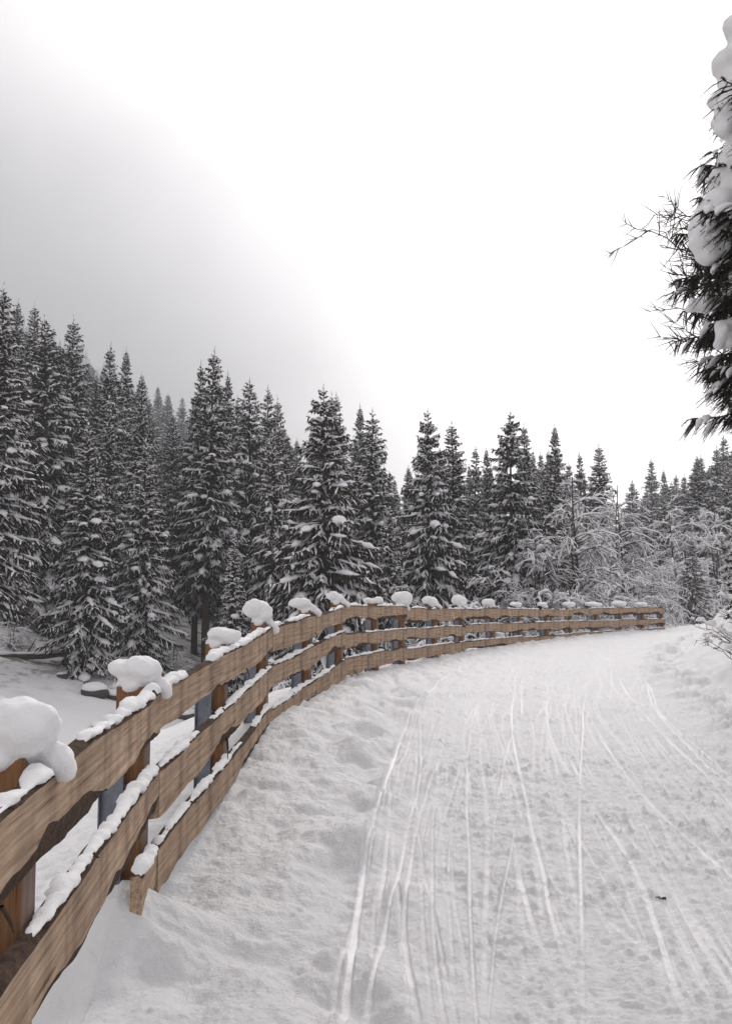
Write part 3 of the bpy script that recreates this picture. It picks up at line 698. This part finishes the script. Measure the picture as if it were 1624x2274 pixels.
make_spruce('d', (0, 0, 0), H=18, R=3.0, seed=4, bare=.30, dens=20, heavy=.3, snow=.9)
make_spruce('f', (0, 0, 0), H=15, R=3.9, seed=8, bare=.12, dens=19, heavy=.7, droop=1.5)
make_spruce('n', (0, 0, 0), H=17, R=2.2, seed=9, bare=.33, dens=19, heavy=.2, snow=.7)
make_spruce('hero', (0, 0, 0), H=12.5, R=3.5, seed=5, bare=.03, dens=25, heavy=.5, droop=1.15)
make_spruce('e', (0, 0, 0), H=7, R=1.15, seed=6, bare=.02, dens=34, heavy=.5, snow=1.1)
def tree_px(key, px, ytop, Y, label, Rs=1.0, group=None, hx=0):
    p = at(px, ytop, Y); g_ = gz(p[0], Y); H = p[2]-g_+.1
    return put_spruce(key, p[0], Y, H, Rs, rng.uniform(0, 6.28), label, group)
heroes = [
 ('a', -12, 625, 30, 'tall dark spruce cut by the left picture edge, thick drooping snowy limbs', 1.15),
 ('d', 40, 660, 52, 'slim spruce tip left of its twin on the left skyline', .9),
 ('b', 76, 664, 54, 'slim spruce tip right of its twin on the left skyline', .9),
 ('f', 118, 702, 40, 'broad dark spruce with white pads, third tip from the left edge', 1.2),
 ('b', 157, 697, 47, 'pointed spruce just right of the broad dark one at far left', 1.1),
 ('a', 243, 755, 44, 'snow-streaked spruce left of the gap with hazy ridge trees', 1.0),
 ('d', 273, 767, 50, 'spruce tip peeking over the shoulder of the snow-streaked one', .9),
 ('c', 200, 930, 33, 'snowy spruce standing alone at the creek edge, trunk foot visible on the snow', 1.15),
 ('b', 312, 828, 41, 'dark bare-topped narrow spruce in front of the hazy ridge', .85),
 ('c', 322, 968, 36, 'spruce with a round snow knob on its tip, left of the forest gully', 1.05),
 ('a', 441, 800, 43, 'left top of the tall double-crowned spruce pair', .85),
 ('b', 464, 770, 41, 'right and highest top of the tall double-crowned spruce pair', 1.0),
 ('d', 517, 820, 48, 'thin spruce between the double-crowned pair and the next group', .8),
 ('f', 567, 838, 45, 'bushy snow-laden spruce right of the thin one', 1.0),
 ('a', 605, 850, 48, 'spruce with evenly layered snow left of the broad central one', .85),
 ('b', 632, 876, 51, 'lower spruce tip close left of the broad central one', .8),
 ('e', 515, 1178, 36, 'small young spruce loaded with snow above the fence caps', 1.1),
 ('hero', 718, 852, 31, 'broad spruce with long sweeping snowy limbs in the middle of the forest edge', 1.0),
 ('a', 757, 870, 50, 'spruce tip just right behind the broad central spruce', .8),
 ('b', 738, 868, 56, 'narrow spruce tip squeezed directly behind the broad central spruce', .8),
 ('d', 790, 893, 60, 'bluish hazy spruce between two snowier neighbours', .95),
 ('c', 822, 905, 40, 'snowy spruce right of the broad central one', 1.0),
 ('c', 862, 1120, 34, 'low snow-covered spruce in the gap between two big ones', 1.0),
 ('hero', 948, 903, 36, 'conical spruce with heavy snow slabs on its lower limbs, right of centre', .80),
 ('b', 1003, 928, 43, 'dark spruce close behind the right shoulder of the slab-laden one', 1.15),
 ('a', 1045, 985, 55, 'low spruce tip in the dip right of centre', .9),
 ('d', 1080, 990, 57, 'second low spruce tip in the dip right of centre', .9),
 ('hero', 1131, 908, 38, 'tall conical spruce with hanging snow tongues above the far fence', .95),
 ('b', 1172, 935, 46, 'spruce tip touching the right side of the tall conical one', .9),
 ('d', 1222, 937, 44, 'ragged sparse-topped spruce behind the snowy bare trees', 1.0),
 ('a', 1290, 1000, 52, 'short spruce tip left of the last dark spruce on the right', .9),
 ('b', 1328, 983, 50, 'last dark spruce before the hazy gap', 1.15),
 ('a', 1440, 1015, 115, 'pale hazy spruce standing alone in the far gap', 1.15),
 ('c', 1398, 1062, 100, 'hazy snow-covered spruce left of the pale lone one', 1.1),
 ('d', 1478, 1040, 120, 'hazy spruce right of the pale lone one', 1.1),
 ('a', 1600, 962, 85, 'bluish spruce at the right picture edge under the overhanging branches', 1.1),
 ('b', 1560, 1005, 90, 'bluish spruce left of the one at the right picture edge', 1.0),
 ('c', 1622, 985, 70, 'snowy spruce cut by the right picture edge', 1.1),
 ('f', 1500, 1120, 62, 'broad snowy spruce just right of the hazy gap', 1.0),
 ('c', 1556, 1070, 66, 'full snowy spruce beyond the bend, between two broader ones', 1.15),
 ('f', 1612, 1030, 60, 'broad snowy spruce low at the right picture edge', 1.1),
]
for key, px, yt, Y, lab, rs in heroes: tree_px(key, px, yt, Y, lab, rs)
# the forest behind: individuals nobody could tell apart
fr_ = np.random.default_rng(21); taken = [tuple(np.array(at(px, yt, Y))[:2]) for _, px, yt, Y, _, _ in heroes]
def fill(n, pxr, Yr, top_fn, keys, label, group, mind=2.2, Rs=(.85, 1.15)):
    c = 0; tries = 0
    while c < n and tries < n*60:
        tries += 1
        px = fr_.uniform(*pxr); Y = math.sqrt(fr_.uniform(Yr[0]**2, Yr[1]**2)); x = (px-812)/F*Y
        s, q = [float(v[0]) for v in height(np.array([x]), np.array([Y]), False)[1:]]
        if s < 9 and not (q < -6): continue
        if 335 < px < 445 and Y < 58: continue
        if any((x-a)**2+(Y-b)**2 < mind**2 for a, b in taken): continue
        H = fr_.uniform(12.5, 18); g_ = gz(x, Y)
        yt = 1300 - (g_+H-EYE)/Y*F
        lim = top_fn(px)
        if yt < lim: H = EYE+(1300-lim-fr_.uniform(0, 70))/F*Y-g_
        if H < 4: continue
        taken.append((x, Y)); put_spruce(keys[int(fr_.integers(len(keys)))], x, Y, H, fr_.uniform(*Rs)*(1.25 if H < 9 else 1), fr_.uniform(0, 6.28), label, group); c += 1
sk = lambda px: np.interp(px, [-200, 0, 60, 150, 190, 240, 300, 420, 460, 520, 640, 720, 800, 870, 950, 1060, 1130, 1240, 1330, 1380, 1480, 1550, 1624, 1800], [690, 690, 700, 730, 800, 810, 860, 880, 830, 860, 930, 920, 930, 1010, 960, 1010, 990, 985, 1040, 1090, 1050, 1000, 950, 930])
fill(62, (-260, 640), (37, 75), sk, 'abcdfnn', 'snow-dusted spruce crowded in the dark forest on the left slope', 'spruces in the dark forest on the left slope')
fill(46, (600, 1380), (44, 90), sk, 'abcdfn', 'snow-dusted spruce in the dense wood behind the far fence', 'spruces in the wood behind the far fence')
fill(40, (150, 640), (100, 210), lambda px: np.interp(px, [150, 200, 300, 400, 640], [745, 765, 800, 850, 930]), 'abd', 'pale hazy spruce up on the distant left ridge', 'hazy spruces on the distant ridge', 3, (1, 1.4))
fill(30, (1370, 1800), (75, 150), sk, 'abcd', 'hazy spruce in the wood beyond the end of the road', 'hazy spruces beyond the road end', 3, (1, 1.3))

fill(16, (1475, 1700), (58, 88), sk, 'abcd', 'tall bluish snowy spruce massed at the right end of the wood', 'spruces massed at the right end', 2.0, (1.1, 1.4))

# far woods on the mountain: one mass
mb = MB(); g = np.random.default_rng(5); n = 12000
dd = 130+600*g.random(n); aa = g.uniform(20, 2200, n)
wx = -dd*CA + aa*SA; wy = dd*SA + aa*CA
ok_ = np.hypot(wx, wy) < 670; wx, wy = wx[ok_], wy[ok_]; n = len(wx)
zz = height(wx, wy, False)[0]; hh = g.uniform(11, 20, n)
sec = 6; lv = [(0.05, .16), (.3, .10), (.31, .13), (.62, .05), (.63, .08), (1, .0)]
an = np.arange(sec)*2*math.pi/sec
Vt = np.stack([np.stack([wx[:, None]+np.cos(an+k)*r*hh[:, None], wy[:, None]+np.sin(an+k)*r*hh[:, None], np.repeat((zz+f*hh)[:, None], sec, 1)], -1) for k, (f, r) in enumerate(lv)], 1)
i = np.arange(len(lv)-1)[:, None]*sec; j = np.arange(sec)[None]; j2_ = (j+1) % sec
q = np.stack([i+j, i+j2_, i+sec+j2_, i+sec+j], -1).reshape(-1, 4)
mb.add(Vt, Q=(q[None]+(np.arange(n)*len(lv)*sec)[:, None, None]).reshape(-1, 4))
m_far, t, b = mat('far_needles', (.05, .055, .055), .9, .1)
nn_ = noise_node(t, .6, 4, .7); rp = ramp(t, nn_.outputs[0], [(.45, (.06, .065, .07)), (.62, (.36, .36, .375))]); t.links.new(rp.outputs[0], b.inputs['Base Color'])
tag(link('mountain_forest', mb.mesh('mountain_forest', m_far, False)), 'faint snow-dusted forest covering the foggy mountainside at left', 'forest', kind='stuff')

# ------------------------------------------------------------------ leafless trees and shrubs loaded with snow
def children_of(P, n, g, tmin, lf, spread, upb, droop, N_=6):
    """n child curves growing from the parent curves P (B,N,3)"""
    B, M, _ = P.shape; idx = g.integers(0, B, n); t0 = tmin+(1-tmin)*g.random(n); f = t0*(M-1); i0 = np.minimum(f.astype(int), M-2); fr = (f-i0)[:, None]
    B0 = P[idx, i0]*(1-fr)+P[idx, i0+1]*fr; T = unit(P[idx, i0+1]-P[idx, i0]); plen = np.linalg.norm(P[idx, -1]-P[idx, 0], axis=1)
    D = unit(T*.8+unit(g.normal(size=(n, 3)))*spread+np.array([0, 0, upb]))
    ln = lf*plen*(.5+.7*g.random(n))*(1.1-.5*t0); s = np.linspace(0, 1, N_)
    C = B0[:, None]+D[:, None]*(ln[:, None]*s)[..., None]; C[..., 2] -= droop*ln[:, None]*s**2
    C[:, 1:] += g.normal(size=(n, N_-1, 3))*(ln*.03)[:, None, None]*s[1:, None]
    return C
def bare_parts(H, W, seed, tlo=.12, limbs=26, subs=160, twigs=700, snow=1.0, stems=3, thick=.05, droop=.5, lean=(0, 0)):
    g = np.random.default_rng(seed); s = np.linspace(0, 1, 9)
    st = []
    for k in range(stems):
        a = g.uniform(0, 6.28); r = W*.18*g.random()
        st.append(np.stack([lean[0]*H*s**1.4+math.cos(a)*r*s*1.6+.06*H*.3*np.sin(s*5+k), lean[1]*H*s**1.4+math.sin(a)*r*s*1.6, H*s*(1-.12*k)-.3*(1-s)], -1))
    S0 = np.array(st); L1 = []
    n = limbs; idx = g.integers(0, stems, n); t0 = tlo+(.97-tlo)*g.random(n); f = t0*8; i0 = np.minimum(f.astype(int), 7); fr = (f-i0)[:, None]
    B0 = S0[idx, i0]*(1-fr)+S0[idx, i0+1]*fr; az = g.uniform(0, 6.28, n); ln = W*(.5+.6*g.random(n))*(1.05-.55*t0); N_ = 8; s8 = np.linspace(0, 1, N_)
    C1 = B0[:, None]+np.stack([np.cos(az)[:, None]*ln[:, None]*s8, np.sin(az)[:, None]*ln[:, None]*s8, ln[:, None]*(.75*s8-droop*1.5*s8**2)], -1)
    C1[:, 1:] += g.normal(size=(n, N_-1, 3))*.03*ln[:, None, None]*s8[1:, None]
    C2 = children_of(C1, subs, g, .15, .5, .75, .12, droop*.6); C3 = children_of(np.concatenate([C2]), twigs, g, .1, .6, .8, .1, droop*.4, 5)
    wood = MB(); wood.tubes(S0, thick*(1-.8*s), sides=8)
    wood.tubes(C1, thick*.4*(1-.7*s8), sides=5); wood.tubes(C2, thick*.2*np.linspace(1, .4, 6), sides=3); wood.tubes(C3, np.linspace(.006, .002, 5)*max(1, thick/.05), sides=3)
    sn = MB()
    if snow > 0:
        for C, r0, pr in ((C1, .050, .95), (C2, .034, .9), (C3, .020, .6)):
            keep = C[g.random(len(C)) < pr*snow]; m = keep.shape[1]
            # resample finer
            u = np.linspace(0, m-1, m*2-1); i0 = np.minimum(u.astype(int), m-2); fr = (u-i0)[None, :, None]; K = keep[:, i0]*(1-fr)+keep[:, i0+1]*fr
            sh = np.sqrt(np.clip(1-(2*np.linspace(.0, 1., K.shape[1])-1)**4, 0, 1)); wv = r0*sh*(.4+1.0*g.random((len(K), K.shape[1])))*(.6+.7*g.random((len(K), 1)))
            sn.tubes(K, wv*.9, wv*.8, sides=6, lift=wv*.6+.004)
    return wood, sn
BARE = {}
def make_bare(key, name, **kw):
    wd, sn = bare_parts(**kw); e = empty(name); link('branches', wd.mesh('branches', m_twig), e)
    if sn.n: link('snow_cover', sn.mesh('snow_cover', m_tsnow), e)
    BARE[key] = (e, [False])
def put_bare(key, x, y, sc, rz, label, cat, group=None, z=None):
    e, used = BARE[key]
    if used[0]:
        c = e.copy(); COL.objects.link(c)
        for ch in e.children: cc = ch.copy(); COL.objects.link(cc); cc.parent = c
        for kk in ('label', 'category', 'group'):
            if kk in c: del c[kk]
    else: c = e; used[0] = True
    c.location = (x, y, (gz(x, y) if z is None else z)-.05); c.rotation_euler = (0, 0, rz); c.scale = (sc,)*3; tag(c, label, cat, group); return c
make_bare('t1', 'bare_tree', H=7.5, W=3.2, seed=31, limbs=46, subs=380, twigs=1700, stems=2, thick=.085)
make_bare('t2', 'bare_tree', H=6.0, W=3.0, seed=32, limbs=40, subs=330, twigs=1500, stems=4, thick=.06)
make_bare('s1', 'bare_shrub', H=2.6, W=1.7, seed=33, limbs=26, subs=170, twigs=700, stems=6, thick=.03)
make_bare('s2', 'bare_shrub', H=1.4, W=1.1, seed=34, limbs=22, subs=120, twigs=420, stems=6, thick=.022)
def bare_px(key, px, Y, sc, lab, cat, group=None): x = (px-812)/F*Y; return put_bare(key, x, Y, sc, rng.uniform(0, 6.28), lab, cat, group)
bare_px('t1', 1275, 37, 1.0, 'large leafless tree with arching snow-loaded branches behind the far fence', 'bare tree')
bare_px('t2', 1190, 36, .85, 'leafless snow-covered tree left of the large arching one', 'bare tree')
bare_px('t1', 1375, 43, .95, 'leafless tree with a tilted snowy bough right of the large arching one', 'bare tree')
bare_px('t2', 1100, 35, .7, 'low leafless snowy tree at the foot of the tall conical spruce', 'bare tree')
bare_px('t1', 1300, 47, 1.1, 'tall thin-twigged leafless tree poking above the snowy ones', 'bare tree')
bare_px('t2', 868, 33, .72, 'leafless snowy tree in the gap between the two biggest conical spruces', 'bare tree')
bare_px('t1', 1545, 60, 1.25, 'big round-crowned leafless tree, frosted, left of the bluish spruces', 'bare tree')
bare_px('t2', 1500, 52, 1.1, 'dense snowy leafless tree at the far bend of the road', 'bare tree')
bare_px('t2', 1590, 55, 1.15, 'dark leafless tree right of the dense snowy one at the bend', 'bare tree')
for k, (px, Y, sc) in enumerate([(1050, 31, 1), (1130, 33, .9), (1210, 34, 1.1), (1320, 37, 1.1), (1400, 41, 1.2), (960, 27, .8), (640, 22, .8), (1250, 34.5, 1), (1360, 40, 1.1)]):
    bare_px('s1', px, Y, sc, 'snow-covered leafless shrub just behind the fence', 'shrub', 'shrubs behind the fence')
for k in range(12):
    px = fr_.uniform(-60, 640); Y = fr_.uniform(33, 42); x = (px-812)/F*Y
    if float(height(np.array([x]), np.array([Y]), False)[1][0]) < 8: continue
    bare_px(('s2', 's1')[k % 3 == 0], px, Y, fr_.uniform(.6, 1.1), 'snowy leafless undergrowth shrub on the forest floor below the fence', 'shrub', 'undergrowth on the forest floor')
for px, Y, sc, lab in [(1450, 44, 1.0, 'snowy shrub right beside the fence end'), (1485, 47, 1.3, 'dark snowy shrub at the far edge of the road'), (1530, 49, 1.5, 'wide snowy shrub at the far edge of the road, right of the dark one')]:
    bare_px('s1', px, Y, sc, lab, 'shrub')
e_spr = tree_px('hero', 1535, 1190, 46, 'dark low spruce with a thick trunk beyond the bend', .9)

# fallen logs, rocks and trunks in the creek hollow
gl = np.random.default_rng(77)
def log(x, y, ln, rz, r, label):
    z = gz(x, y); P = np.array([[-ln/2, 0, 0], [-ln/6, .1, .05], [ln/5, -.05, .02], [ln/2, .05, .1]]); mb = MB(); mb.tubes(P, np.array([r, r*.95, r*.85, r*.6]), sides=9)
    for e_ in (0, 1): mb.ball(P[0 if e_ == 0 else -1], (.02, r*.8, r*.8), 8, 6)
    P2_ = P[1]*.5+P[2]*.5; mb.tubes(np.array([P2_, P2_+[.25, .2, .35], P2_+[.4, .3, .6]]), np.array([r*.3, r*.2, .01]), sides=5)
    o = empty('fallen_log', (x, y, z+r*.5), rz); link('trunk', mb.mesh('trunk', m_bark), o)
    t_ = np.linspace(0.02, .98, 24); C = np.stack([np.interp(t_, [0, .33, .66, 1], P[:, k]) for k in range(3)], -1); sn = MB()
    sn.tubes(C, r*1.0*(.5+.6*gl.random(24))*np.sqrt(np.clip(1-(2*t_-1)**6, 0, 1)), r*.5*(.5+.6*gl.random(24)), sides=9, lift=r*.9); link('snow_cover', sn.mesh('snow_cover', m_tsnow), o)
    tag(o, label, 'log')
for px, Y, ln, rz, r, lab in [(430, 26, 3.6, .2, .16, 'thick snow-topped log lying in the creek hollow under the top board'), (470, 24, 2.2, -.3, .10, 'thin log just below the thick one in the hollow'),
        (60, 33, 3.5, .5, .13, 'log lying on the snow at the far left under the trees'), (235, 36, 3.0, -.1, .12, 'log behind the lone creek spruce'), (500, 34, 4, 1.0, .14, 'slanting log beyond the forest gully')]:
    log((px-812)/F*Y, Y, ln, rz, r, lab)
for k in range(16):
    px = gl.uniform(0, 560); Y = gl.uniform(22, 34); x = (px-812)/F*Y
    if float(height(np.array([x]), np.array([Y]), False)[1][0]) < 6.5: continue
    z = gz(x, Y); rr_ = gl.uniform(.2, .5); o = empty('boulder', (x, Y, z))
    mb = MB(); mb.ball((0, 0, rr_*.25), (rr_, rr_*.8, rr_*.55), 18, 12, .12, 3+k*.01); link('stone', mb.mesh('stone', m_rock), o)
    mb = MB(); mb.ball((0, .03, rr_*.55), (rr_*.95, rr_*.8, rr_*.42), 18, 12, .06, 3.5+k*.01); link('snow_cover', mb.mesh('snow_cover', m_tsnow), o)
    tag(o, 'snow-capped dark boulder in the creek hollow below the fence', 'boulder', 'boulders in the creek hollow')

# ------------------------------------------------------------------ the near spruce leaning in from the right
tr, cr, sn = spruce_parts(H=8.6, R=3.45, seed=12, bare=.375, dens=180, tw=2.6, snow=.26, droop=1.1, needles=True, heavy=.5)
ov = empty('overhanging_spruce', (4.45, 7.4, gz(4.45, 7.4)-.1))
link('trunk', tr.mesh('trunk', m_bark), ov); link('crown', cr.mesh('crown', m_needle, False), ov)
slabs = MB()
for pts, r0, r1 in [([(1650,70),(1618,170),(1606,240),(1590,295)], .17, .10), ([(1665,250),(1635,330),(1612,400)], .17, .12), ([(1640,370),(1600,450),(1575,530)], .20, .16), ([(1630,480),(1592,520),(1566,560)], .16, .10), ([(1680,560),(1640,640)], .16, .1), ([(1580,660),(1540,690)], .08, .05), ([(1660,700),(1620,730),(1590,742)], .10, .05)]:
    P_ = np.array([at(x, y, 7.25) for x, y in pts])-np.array(ov.location)
    for u in np.linspace(0, 1, 16):
        c = np.array([np.interp(u*(len(P_)-1), np.arange(len(P_)), P_[:, j]) for j in range(3)]); rr_ = (r0+(r1-r0)*u)*(.62+.3*rng.random())
        slabs.ball(c+rng.normal(size=3)*.04, (rr_, rr_*1.25, rr_*.85), 16, 12)
sl = remeshed(slabs.mesh('snow_slabs', m_snow), .025, 5); roughen(sl, .05, 6); roughen(sl, .012, 28)
link('snow_cover', sn.mesh('snow_cover', m_snow), ov); link('snow_slabs', sl, ov)
tag(ov, 'close dark spruce hanging in from the upper right with thick snow slabs', 'spruce tree')
# fine bare twigs in front of it
wd, s3_ = bare_parts(H=4.9, W=1.95, seed=43, tlo=.66, limbs=24, subs=220, twigs=1500, snow=0, stems=2, thick=.03, droop=.05, lean=(-.24, 0))
p = (4.75, 8.4); tw_ = empty('bare_birch', (p[0], p[1], gz(*p)-.05)); link('branches', wd.mesh('branches', m_twig), tw_)
tag(tw_, 'fine leafless twigs reaching out left of the close spruce', 'bare tree')

# small things
bs = empty('bare_shrub', (0, 0, 0)); wd, s2 = bare_parts(H=1.1, W=.9, seed=51, limbs=24, subs=90, twigs=260, snow=.35, stems=5, thick=.02, droop=.15)
x, y = 5.95, 14.2; bs.location = (x, y, gz(x, y)); link('branches', wd.mesh('branches', m_twig), bs); link('snow_cover', s2.mesh('snow_cover', m_tsnow), bs)
tag(bs, 'dark twiggy shrub on the snowbank at the right picture edge', 'shrub')
tree_px('e', 1648, 1085, 17, 'young spruce with snow lumps at the right edge above the twiggy shrub', 1.5)
mb = MB(); g = np.random.default_rng(9); P0 = on_plane(1466, 2001, .03); n = 16
C = np.zeros((n, 3, 3)); a = g.uniform(0, 6.28, n); l = g.uniform(.012, .03, n)
C[:, 1] = np.stack([np.cos(a)*l*.5, np.sin(a)*l*.5, l*.3], -1); C[:, 2] = np.stack([np.cos(a)*l, np.sin(a)*l, l*.35*g.random(n)], -1)
mb.tubes(C, .0022, sides=3); o = link('fallen_twig', mb.mesh('fallen_twig', m_needle)); x, y = P0[0], P0[1]
o.location = (x, y, float(height(np.array([x]), np.array([y]))[0][0])+.004); tag(o, 'tiny dark spruce twig lying on the road snow', 'twig')

# ------------------------------------------------------------------ haze
HZ = 0.0009
mh = bpy.data.materials.new('haze'); mh.use_nodes = True; t = mh.node_tree; t.nodes.clear()
oo = t.nodes.new('ShaderNodeOutputMaterial'); pv = t.nodes.new('ShaderNodeVolumePrincipled'); pv.inputs['Density'].default_value = HZ
pv.inputs['Color'].default_value = (.94, .965, 1, 1); pv.inputs['Anisotropy'].default_value = .2; t.links.new(pv.outputs[0], oo.inputs['Volume'])
allz = V[:, 2]; mb = MB()
x0, x1, y0, y1, z0, z1 = -725, 725, -725, 725, float(allz.min())-1, float(allz.max())+22
print('haze z', z0, z1)
Vb = np.array([(x, y, z) for z in (z0, z1) for y in (y0, y1) for x in (x0, x1)])
mb.add(Vb, Q=[(0, 2, 3, 1), (4, 5, 7, 6), (0, 1, 5, 4), (2, 6, 7, 3), (0, 4, 6, 2), (1, 3, 7, 5)])
tag(link('haze', mb.mesh('haze', mh, False)), 'pale even winter haze over the whole valley', 'haze', kind='stuff')
